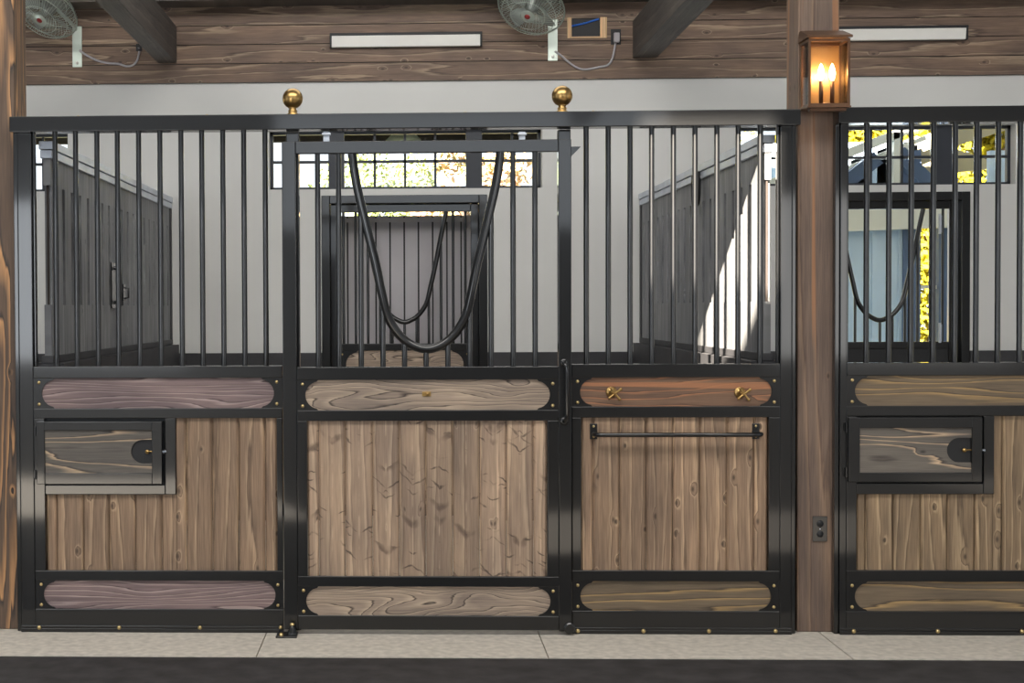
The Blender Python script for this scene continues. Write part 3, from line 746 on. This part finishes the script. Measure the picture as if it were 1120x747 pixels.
_, ga, gb, gz, gl = back_door('small yoke door in the back wall, seen through the front yoke', d1, 0, True)
r2, ha, hb_, hz, hl = back_door('yoke door in the back wall of the right stall, daylight behind', d2, 0, False)
# sliding exterior panel behind the first back door
sp = thing('sliding_panel', 'grey ribbed outer panel closed behind the small back yoke door', 'panel', ((ga + gb) / 2, 4.02, -.15))
mb = MB(); n = 10; w_ = .104; x_ = ga - .15
while x_ < gb + .15:
    mb.box(x_ + .006, x_ + w_ - .006, 3.99, 4.02, -.149, bz(443, 236) + .02); x_ += w_
build('ribbed_panel', mb, 'screen', sp)
build('panel_back', MB().box(ga - .15, gb + .2, 4.0, 4.03, -.149, bz(443, 236) + .02), 'blackdull', sp)
build('panel_head', MB().box(ga - .15, gb + .2, 3.965, 3.985, bz(443, 240), bz(443, 235.5)), 'screen', sp)
# open leaf hinges at the right door
for py in (245, 364):
    p = at(1027.5, py, BW + .06)
    build('hinge', MB().tube([(p.x, BW + .05, p.z - .07), (p.x, BW + .05, p.z + .07)], .01, 10).box(p.x, p.x + .015, BW + .055, BW + .062, p.z - .06, p.z + .06), 'steel', r2)

# ================================================================== partitions
XPL, XPR = -1.669, 1.659
def partition(label, x, s, y0=.06):
    """s = direction away from the middle stall"""
    xa, xb = x, x + s * .045
    zc1, zc0, zb0 = 2.3066, 2.2269, 1.2594
    root = thing('stall_partition', label, 'partition', (x, 1.9, 1.26), 'slatted stall partitions')
    mb = MB(); y = y0 + .012; wd = .187; k = 0
    y = .155 - wd
    while y < BW - .02:
        a, b = max(y, y0 + .01), min(y + wd, BW - .005); sd = rs(); cyy = (a + b) / 2
        if b - a > .03:
            mb.wp = lambda xx_, yy, z, c=cyy, sd=sd: (yy - c, z, sd)
            g = .026
            x_0, x_1 = (xa + s * .006, xb - s * .006)
            # wide at foot and head, narrowed between: the joint opens as a slot
            z0_, za, zb_, z1_ = zb0 + .03, 1.535, 2.10, zc0 + .005
            mb.box(x_0, x_1, a + .001, b - .001, z0_, za)
            mb.box(x_0, x_1, a + g, b - g, za, zb_)
            mb.box(x_0, x_1, a + .001, b - .001, zb_, z1_)
        y += wd
    build('slat_boards', mb, 'slat', root)
    build('slot_shade_sheet', MB().box((xa + xb) / 2 - .004, (xa + xb) / 2 + .004, y0 + .02, BW - .01, 1.5, 2.13), 'slot', root)  # dark sheet added so the slots look shaded
    build('top_cap', MB().box(xa - s * .006, xb + s * .006, y0, BW - .002, zc0, zc0 + .038).box(xa - s * .012, xb + s * .012, y0, BW - .002, zc0 + .042, zc1), 'steel', root, .003)
    build('bottom_channel', MB().box(xa - s * .006, xb + s * .006, y0, BW - .002, zb0 - .001, zb0 + .034), 'kick', root, .003)
    build('end_channel', MB().box(xa - s * .004, xb + s * .004, BW - .045, BW - .0005, zb0 + .03, zc1), 'kick', root)
    return root
pl = partition('slatted grey partition on the left side of the middle stall', XPL, -1)
pr = partition('slatted grey partition on the right side, partly in sunlight', XPR, 1)
for s, x in ((-1, XPL), (1, XPR)):
    mb = MB(); sd = rs(); mb.wp = lambda x_, y, z: (z, y, sd)
    mb.box(x - s * .055, x + s * .1, .055, BW - .036, 0, 1.2575)
    struct('wall_left_kick' if s < 0 else 'wall_right_kick', mb, 'kick')
# latch on the left partition
p = onX(124, 312, XPL)
pd = build('partition_handle', MB().box(XPL, XPL + .006, p.y - .07, p.y + .07, p.z - .13, p.z + .13).tube([(XPL, p.y, p.z - .1), (XPL + .035, p.y, p.z - .09), (XPL + .04, p.y, p.z), (XPL + .035, p.y, p.z + .09), (XPL, p.y, p.z + .1)], .011, 10), 'black', pl)
p = onX(135, 320, XPL)
build('partition_latch', MB().box(XPL, XPL + .006, p.y - .03, p.y + .03, p.z - .05, p.z + .05).tube([(XPL + .005, p.y, p.z + .03), (XPL + .03, p.y, p.z + .025), (XPL + .03, p.y, p.z - .03), (XPL + .005, p.y, p.z - .035)], .006, 8), 'black', pl)
# strap coiled on a hook on the right partition
p = onX(767, 207, XPR)
mb = MB()
for k in range(3):
    mb.tube([(XPR - .02 - .008 * k, p.y + (.06 + .012 * k) * math.cos(a), p.z + (.09 + .01 * k) * math.sin(a)) for a in [i * math.pi / 8 for i in range(16)]], .006, 8, closed=True)
mb.box(XPR - .045, XPR, p.y - .01, p.y + .01, p.z + .075, p.z + .1)
tag(build('lead_rope', mb, 'blackdull'), 'black coiled strap hung high on the right partition', 'strap')

# ================================================================== ceiling beams
def beam(label, pa, pb, sd):
    x0, x1 = bx(pa, 71), bx(pb, 71); z0 = bz(443, 66.8)
    mb = MB(); mb.wp = lambda x, y, z: (x + z, y, sd); mb.box(x0, x1, -7.9, BW - .0235, z0, z0 + .26)
    return tag(build('ceiling_beam', mb, 'beam', None, .004), label, 'beam', 'tie beams under the roof')
beam('dark tie beam under the roof on the left, beside the first fan', 173.5, 194, 1.2)
beam('dark tie beam under the roof on the right, beside the lantern', 691.5, 717.5, 2.3)
zr_ = bz(443, 5.5) + .04
mb = MB()
mb._add([(-9, BT + 1.2, zr_ - .50), (9, BT + 1.2, zr_ - .50), (9, BW - .26, zr_ + .16), (-9, BW - .26, zr_ + .16), (-9, -8.3, zr_ + 5.1), (9, -8.3, zr_ + 5.1),
         (-9, BT + 1.2, zr_ - .38), (9, BT + 1.2, zr_ - .38), (9, BW - .26, zr_ + .3), (-9, BW - .26, zr_ + .3), (-9, -8.3, zr_ + 5.25), (9, -8.3, zr_ + 5.25)],
        [(0, 1, 2, 3), (3, 2, 5, 4), (6, 9, 8, 7), (9, 10, 11, 8), (0, 3, 9, 6), (3, 4, 10, 9), (1, 7, 8, 2), (2, 8, 11, 5), (0, 6, 7, 1), (4, 5, 11, 10)])
struct('ceiling', mb, 'ceil')

# ================================================================== things on the plank wall
PY = BW - .022
def wall_light(label, pa, pb, pt, pbm):
    x0, x1 = X(pa, pt, PY), X(pb, pt, PY); z1, z0 = Z((pa + pb) / 2, pt, PY - .05), Z((pa + pb) / 2, pbm, PY - .05)
    r = thing('wall_light', label, 'light', ((x0 + x1) / 2, PY, z0), 'linear wall lights')
    build('housing', MB().box(x0, x1, PY - .06, PY - .0005, z1 - .018, z1).box(x0, x0 + .012, PY - .055, PY - .0005, z0, z1 - .018).box(x1 - .012, x1, PY - .055, PY - .0005, z0, z1 - .018).box(x0 + .012, x1 - .012, PY - .02, PY - .0005, z0, z1 - .018), 'blackdull', r, .002)
    mb = MB(); a, b = x0 + .014, x1 - .014
    mb._add([(x, y, z) for x in (a, b) for y, z in ((PY - .021, z0 + .002), (PY - .045, z0 + .004), (PY - .055, z1 - .03), (PY - .055, z1 - .019), (PY - .021, z1 - .019))],
            [(0, 1, 2, 3, 4), (9, 8, 7, 6, 5)] + [(i, i + 5, (i + 1) % 5 + 5, (i + 1) % 5) for i in range(5)])
    build('diffuser', mb, 'whitediff', r)
wall_light('long white wall light with black housing, between the two fans', 361, 527, 35.5, 51)
wall_light('long white wall light half hidden behind the lantern', 890, 1056, 28.5, 44)

def fan(label, cpx, cpy, bpx, brz, cordpts, flip):
    c = at(cpx, cpy, PY - .3); base = Vector((X(bpx, 50, PY), PY, Z(bpx, brz, PY)))
    root = thing('wall_fan', label, 'fan', (base.x, PY, base.z), 'wall fans')
    ax = Vector((-.32, -.55, -.77)).normalized(); u = ax.orthogonal().normalized(); v = ax.cross(u)
    R = .235; r_ = .0013
    def ring(mb, rad, h, rr=r_, n=36): mb.tube([c + ax * h + (u * math.cos(2 * math.pi * i / n) + v * math.sin(2 * math.pi * i / n)) * rad for i in range(n)], rr, 6, closed=True)
    def cage(sgn, depth):
        mb = MB(); prof = [(.05, 1), (.12, .93), (.19, .66), (.228, .3), (.235, 0)]
        for i in range(56):
            a = 2 * math.pi * i / 56
            pts = []
            for rad, hh in prof:
                aa = a + (rad - .05) * .9 * (1 if sgn > 0 else 0)
                pts.append(c + ax * (sgn * depth * hh) + (u * math.cos(aa) + v * math.sin(aa)) * rad)
            mb.tube(pts, r_, 4, cap=False)
        for rad, hh in ((.05, 1), (.12, .93), (.19, .66)): ring(mb, rad, sgn * depth * hh, .002)
        ring(mb, R, 0, .005)
        mb.lathe([(0, sgn * depth + .002), (.045, sgn * depth + .002), (.05, sgn * depth - .004)], c, ax, 20)
        return mb
    build('front_cage', cage(1, .095), 'wire', root)
    build('rear_cage', cage(-1, .085), 'wire', root)
    for k in range(4):       # pitched blades
        a0 = k * math.pi / 2 + .3; mb = MB(); vs = []
        for i in range(6):
            rad = .05 + .155 * i / 5; hw = (.18 + .22 * math.sin(math.pi * (i / 5) ** .8)) if i < 5 else .2
            for s_, t_ in ((-1, -.02), (0, 0), (1, .022)):
                a = a0 + s_ * hw; vs.append(c + ax * t_ + (u * math.cos(a) + v * math.sin(a)) * rad)
        n = len(vs); vs += [q + ax * .002 for q in vs]
        fs = []
        for i in range(5):
            for j in range(2):
                q = i * 3 + j; fs.append((q, q + 1, q + 4, q + 3)); fs.append((q + n, q + 3 + n, q + 4 + n, q + 1 + n))
        mb._add(vs, fs, True); build('fan_blade', mb, 'fanblade', root)
    build('motor', MB().lathe([(0, -.08), (.045, -.08), (.055, -.07), (.055, -.01), (.03, 0), (.028, .03), (0, .035)], c, ax, 24), 'fanblade', root)
    build('badge', MB().lathe([(.02, .098), (.02, .101), (0, .102)], c, ax, 16), 'red', root, label='dark red badge')
    # bracket
    side = c + u * 0 ; k0 = Vector((base.x, PY - .004, base.z))
    mb = MB(); mb.box(base.x - .034, base.x + .034, PY - .008, PY - .0005, base.z - .03, base.z + .26)
    mb.bar((base.x, PY - .006, base.z + .24), c - ax * .08 + Vector((0, 0, 0)), .03, .01, up=(1, 0, 0))
    build('bracket', mb, 'wire', root, .002)
    build('bolt', MB().lathe([(.012, 0), (.012, .007), (0, .009)], (base.x, PY - .008, base.z + .0), (0, -1, 0), 12), 'whitediff', root)
    P = [at(a, b, PY - .012) for a, b in cordpts]
    build('power_cord', MB().tube(smooth(P, 5), .0075, 8), 'cord', root, label='pale grey cord')
    return root
fan('round silver wire cage fan at the left above the left partition', 50, 12, 84.5, 69, [(87, 55), (94, 60), (106, 66), (118, 69), (130, 70), (138, 72.5), (145, 71.5), (150, 66), (152.5, 56)], 0)
fan('round silver wire cage fan between wall light and wooden opening', 581, 8, 604.5, 62, [(607, 56), (614, 61), (622, 68), (631, 74), (640, 76), (655, 73.5), (665, 71), (670, 63), (673.5, 46)], 0)
def socket(label, px0, px1, py0, py1, y):
    a, b = at(px0, py1, y), at(px1, py0, y)
    r = thing('power_socket', label, 'outlet', ((a.x + b.x) / 2, PY, a.z))
    build('cover_plate', MB().box(a.x, b.x, PY - .008, PY - .0005, a.z, b.z), 'blackdull', r, .002)
    build('plug', MB().box(a.x + .018, b.x - .014, PY - .045, PY - .0085, a.z + .012, b.z - .03), 'cord', r, .004)
socket('black wall socket with a grey plug, right of the wooden opening', 668, 679, 32, 49, PY)
socket('black wall socket under the left tie beam, feeding the left fan', 149, 155.5, 48, 56, PY)
# framed service opening
x0, x1, z0, z1 = bx(620, 30), bx(663.2, 30), bz(640, 42.3), bz(640, 19.8)
ho = thing('service_opening', 'small service opening in the plank wall, framed in raw pine', 'opening', ((x0 + x1) / 2, PY, z0))
def pb_(n, a, b, c, d, lab=None):
    mb = MB(); v_ = (d - c) > (b - a); mb.wp = (lambda x, y, z: (x, z, 4.4)) if v_ else (lambda x, y, z: (z, x, 4.4))
    build(n, mb.box(a, b, PY - .006, PY + .0215, c, d), 'pine', ho)
pb_('jamb', x0, bx(624.7, 30), z0, z1); pb_('jamb', bx(656, 30), x1, z0, z1)
pb_('sill', bx(624.8, 30), bx(655.9, 30), z0, bz(640, 40.6))
build('cavity_back', MB().box(bx(624.7, 30), bx(656, 30), BW - .0095, BW - .008, bz(640, 40.5), bz(640, 20.5)), 'blackdull', ho)
a, b = at(625.5, 28.5, BW - .02), at(655, 20.8, BW - .02)
build('blue_cable', MB().tube([a, (a + b) / 2 + Vector((0, 0, -.004)), b], .006, 10), 'bluecable', ho, label='blue cable')

# ================================================================== far side of the aisle, behind the camera
# sun patch aperture: clerestory window; ambient windows below
SD = Vector((.37, 1, -.6))
ap = (1.03 - .37 * 8, 1.71 - .37 * 8, 1.62 + .6 * 8, 2.44 + .6 * 8)
low = [(-4.6, -2.2, 1.0, 2.6), (-1.3, 2.6, 2.3, 3.5), (3.6, 6.0, 1.0, 2.6)]
mb = MB(); wall_with_holes(mb, -9, 9, -8.2, -8, 0, 8.8, low + [ap]); struct('wall_front', mb, 'oldwall')

for sx, nm in ((-1, 'wall_left'), (1, 'wall_right')):       # aisle end walls with a wide doorway
    a, b = sorted((sx * 9, sx * 9.2))
    mb = MB().box(a, b, -8, -6.2, 0, 6.5).box(a, b, -6.2, -2.6, 3.4, 6.5).box(a, b, -2.6, 3.84, 0, 4.6)
    struct(nm, mb, 'oldwall')
# ================================================================== outside
struct('floor_outside', MB().box(-40, 60, 3.85, 90, -.3, -.15), 'grass')
def tree(label, x, y, h, cr, mat, trunk_h, n=5500, leaf=.07):
    r = thing('garden_tree', label, 'tree', (x, y, -.15), 'trees behind the barn')
    rnd = random.Random(int(x * 91 + y * 7))
    mb = MB(); pts = [Vector((x, y, -.15)), Vector((x + .1, y, trunk_h * .5)), Vector((x - .05, y, trunk_h)), Vector((x, y + .1, h * .85))]
    mb.tube(pts, [.2, .16, .12, .04], 8)
    for k in range(9):
        a = k * 2.4; z = trunk_h + (h - trunk_h) * k / 11
        mb.tube([(x, y, z), (x + math.cos(a) * cr * .7, y + math.sin(a) * cr * .7, z + cr * .35)], [.06, .02], 6)
    build('trunk', mb, 'bark', r)
    mb = MB(); cl = []
    for k in range(26):
        a = rnd.random() * 6.28; rr = cr * math.sqrt(rnd.random()) * .8; z = trunk_h + (h - trunk_h) * rnd.random()
        cl.append((x + math.cos(a) * rr, y + math.sin(a) * rr, z, cr * (.25 + .25 * rnd.random())))
    for i in range(n):
        q = rnd.choice(cl); d = Vector((rnd.gauss(0, 1), rnd.gauss(0, 1), rnd.gauss(0, 1))).normalized() * q[3] * (.5 + .5 * rnd.random())
        p = Vector(q[:3]) + d; u = Vector((rnd.gauss(0, 1), rnd.gauss(0, 1), rnd.gauss(0, 1))).normalized(); v = u.orthogonal().normalized()
        s = leaf * (.6 + .7 * rnd.random())
        mb._add([p - u * s, p - v * s * .5, p + u * s, p + v * s * .5], [(0, 1, 2, 3)])
    build('foliage', mb, mat, r)
tree('yellow-green tree seen through the left panes of the middle window', -3.6, 17, 5.6, 1.5, 'leafy', .8)
tree('green tree seen through the centre panes of the middle window', -.6, 21, 4.3, 1.2, 'leafg', .8)
tree('reddish autumn tree seen through the middle window', .9, 15.5, 3.9, 1.0, 'leafo', .8)
tree('green and yellow tree seen right in the middle window', 4.4, 18.5, 5.0, 1.5, 'leafy', .8)
tree('pale yellow tree seen past the left partition', -9.0, 18, 6.4, 2.4, 'leafy', .6)
tree('bright yellow tree seen through the open back door', 9.6, 22, 7.5, 2.6, 'leafyy', .2, 16000, .14)
tree('low yellow shrub beyond the open back door', 8.6, 17.5, 3.1, 1.7, 'leafyy', .1, 12000, .09)
tree('bright yellow tree standing right of the open back door view', 15.4, 25, 7.6, 2.4, 'leafy', .2, 14000)
struct('trim_1', MB().box(-4.4, 2.25, 4.96, 5.03, at(443, 154.5, 5).z, zr_ - .5), 'ceil')
# barn lamp under the eave
p = at(441.5, 151, 4.6)
zlamp = bz(443, 5.5) + .04 - .35
lp = thing('eave_lamp', 'pale barn lamp shade hanging outside the middle window', 'lamp', (p.x, 4.6, p.z - .06))
build('lamp_shade', MB().lathe([(.15, -.04), (.155, -.035), (.09, .03), (.05, .05), (.03, .08), (0, .08)], (p.x, 4.6, p.z), (0, 0, 1), 28), 'wire', lp)
build('lamp_stem', MB().tube([(p.x, 4.6, p.z + .07), (p.x, 4.6, zlamp)], .012, 8), 'wire', lp)

# neighbouring barn seen through the right stall
NY = 10.5
pc = thing('shade_porch', 'flat unseen porch roof added to shade the neighbouring barn', 'roof', (5.6, 9.1, -.15))
build('shade_porch_deck', MB().box(2.4, 9.5, 5.9, 9.3, 3.72, 3.84), 'fascia', pc)  # added above the view, its depth set to keep sun off the siding
for x_ in (2.6, 9.2):
    for y_ in (6.0, 9.05): build('shade_porch_column', MB().box(x_ - .1, x_ + .1, y_, y_ + .2, -.15, 3.719), 'bluetrim', pc, .004)
nb = thing('neighbouring_barn', 'pale blue board-and-batten barn seen through the right stall', 'building', (5.2, NY, -.15))
nx1 = X(984, 300, NY); wx0, wx1 = X(990, 300, NY), X(1019, 300, NY)
nx0 = 3.6
ztop_ = Z(950, 233, NY) + 3.0
mb = MB(); mb.box(nx0, nx1 + .2, NY, NY + .2, -.15, 3.4)
build('siding', mb, 'ext', nb)
mb = MB(); x_ = nx0
while x_ < nx1 + .1: mb.box(x_, x_ + .05, NY - .025, NY - .0005, -.15, 3.4); x_ += .3
build('battens', mb, 'ext', nb)
build('corner_post', MB().box(nx1 + .02, nx1 + .22, NY - .06, NY + .25, -.15, 3.3), 'bluetrim', nb)
build('fascia_beam', MB().bar((nx0, NY - .2, Z(928, 246, NY)), (nx1 + 2.4, NY - .2, Z(1010, 232, NY)), .12, .26), 'fascia', nb)
build('porch_post', MB().box(wx1 + .05, wx1 + .2, NY - .1, NY + .05, -.15, 3.3), 'bluetrim', nb)
build('porch_rail', MB().box(nx1 + .2, wx1 + .05, NY - .02, NY + .03, Z(1000, 316, NY), Z(1000, 312, NY)), 'fascia', nb)
# its roof with rafters
gx0, gx1 = 2.6, 8.6
def nz(px, py, Y=NY - .5): return Z(px, py, Y)
def nxx(px, py, Y=NY - .5): return X(px, py, Y)
Yr = NY - .5
roof = [((915, 176), (1000, 141)), ((915, 205), (1030, 158))]
build('roof_edge', MB().bar((nxx(800, 218), Yr, nz(800, 218)), (nxx(1010, 135), Yr, nz(1010, 135)), .1, .1), 'fascia', nb)
build('roof_edge', MB().bar((nxx(800, 236), Yr + .2, nz(800, 236)), (nxx(1040, 141), Yr + .2, nz(1040, 141)), .1, .07), 'fascia', nb)
mb = MB(); mb.poly([(nxx(860, 203), nz(860, 203)), (nxx(1020, 143), nz(1020, 143)), (nxx(1100, 170), nz(1100, 170)), (nxx(1100, 180), nz(1100, 180)), (nxx(1040, 186), nz(1040, 186)), (nxx(1000, 212), nz(1000, 212)), (nxx(860, 232), nz(860, 232))], Yr + .5, Yr + .7)
build('gable', mb, 'tan', nb)
build('knee_brace', MB().bar((nxx(985, 166), Yr + .1, nz(985, 166)), (nxx(1024, 206), Yr + .1, nz(1024, 206)), .15, .16), 'bluetrim', nb)
build('knee_brace', MB().bar((nxx(905, 216), Yr + .1, nz(905, 216)), (nxx(962, 172), Yr + .1, nz(962, 172)), .15, .16), 'bluetrim', nb)
build('soffit_beam', MB().bar((nxx(1040, 150), Yr, nz(1040, 150)), (nxx(1110, 128), Yr, nz(1110, 128)), .2, .22), 'tan', nb)
build('gable_post', MB().bar((nxx(981, 145), Yr, nz(981, 145)), (nxx(981, 206), Yr, nz(981, 206)), .1, .1, up=(1, 0, 0)), 'fascia', nb)
build('gable_post', MB().bar((nxx(1093, 165), Yr, nz(1093, 165)), (nxx(1093, 206), Yr, nz(1093, 206)), .24, .1, up=(0, 1, 0)), 'ext', nb)
build('barn_footing', MB().box(nx0, wx1 + .2, NY - .1, NY + .3, -.16, .05), 'concrete', nb)

# ================================================================== lights
w = bpy.data.worlds.new('world'); sc.world = w; w.use_nodes = True; nt = w.node_tree
bg = nt.nodes['Background']; bg.inputs[0].default_value = (.86, .93, 1, 1); bg.inputs[1].default_value = 1.7
def light(name, kind, loc, energy, color=(1, 1, 1), direction=None, **k):
    d = bpy.data.lights.new(name, kind); d.energy = energy; d.color = color
    for a, v in k.items(): setattr(d, a, v)
    o = bpy.data.objects.new(name, d); COL.objects.link(o); o.location = loc
    if direction is not None: o.rotation_euler = Vector(direction).to_track_quat('-Z', 'Y').to_euler()
    return o
light('sun', 'SUN', (0, -20, 20), 76, (1, .88, .72), SD, angle=math.radians(.6))
light('aisle_window_light', 'AREA', (.65, -7.95, 2.9), 14, (.86, .93, 1), (0, 1, 0), shape='RECTANGLE', size=3.9, size_y=1.2)
light('aisle_window_light', 'AREA', (-3.4, -7.95, 1.8), 75, (.9, .95, 1), (0, 1, 0), shape='RECTANGLE', size=2.4, size_y=1.6)
light('aisle_window_light', 'AREA', (4.8, -7.95, 1.8), 40, (1, .95, .88), (0, 1, 0), shape='RECTANGLE', size=2.4, size_y=1.6)
light('aisle_fill_light', 'AREA', (-.5, -3.6, 5.6), 400, (1, .97, .92), (0, .25, -1), shape='RECTANGLE', size=8, size_y=2)  # added fill over the aisle, no opening in the roof here
light('stall_fill_light', 'AREA', (0, 1.2, 4.2), 36, (1, .98, .95), (0, .15, -1), shape='RECTANGLE', size=3.0, size_y=1.6)  # added fill to brighten the middle stall, no roof opening above
light('stall_fill_light', 'AREA', (3.6, 1.2, 4.2), 20, (1, .98, .95), (0, .15, -1), shape='RECTANGLE', size=2.6, size_y=1.6)  # same added fill, weaker, for the right stall
for q in cand: light('candle_light', 'POINT', (q[0], q[1] - .0, q[2]), 4, (1, .62, .3), None, shadow_soft_size=.02)

vs = sc.view_settings; vs.view_transform = 'Standard'; vs.look = 'None'; vs.exposure = 0; vs.gamma = 1; vs.use_curve_mapping = False
sc.cycles.max_bounces = 8; sc.cycles.transparent_max_bounces = 12
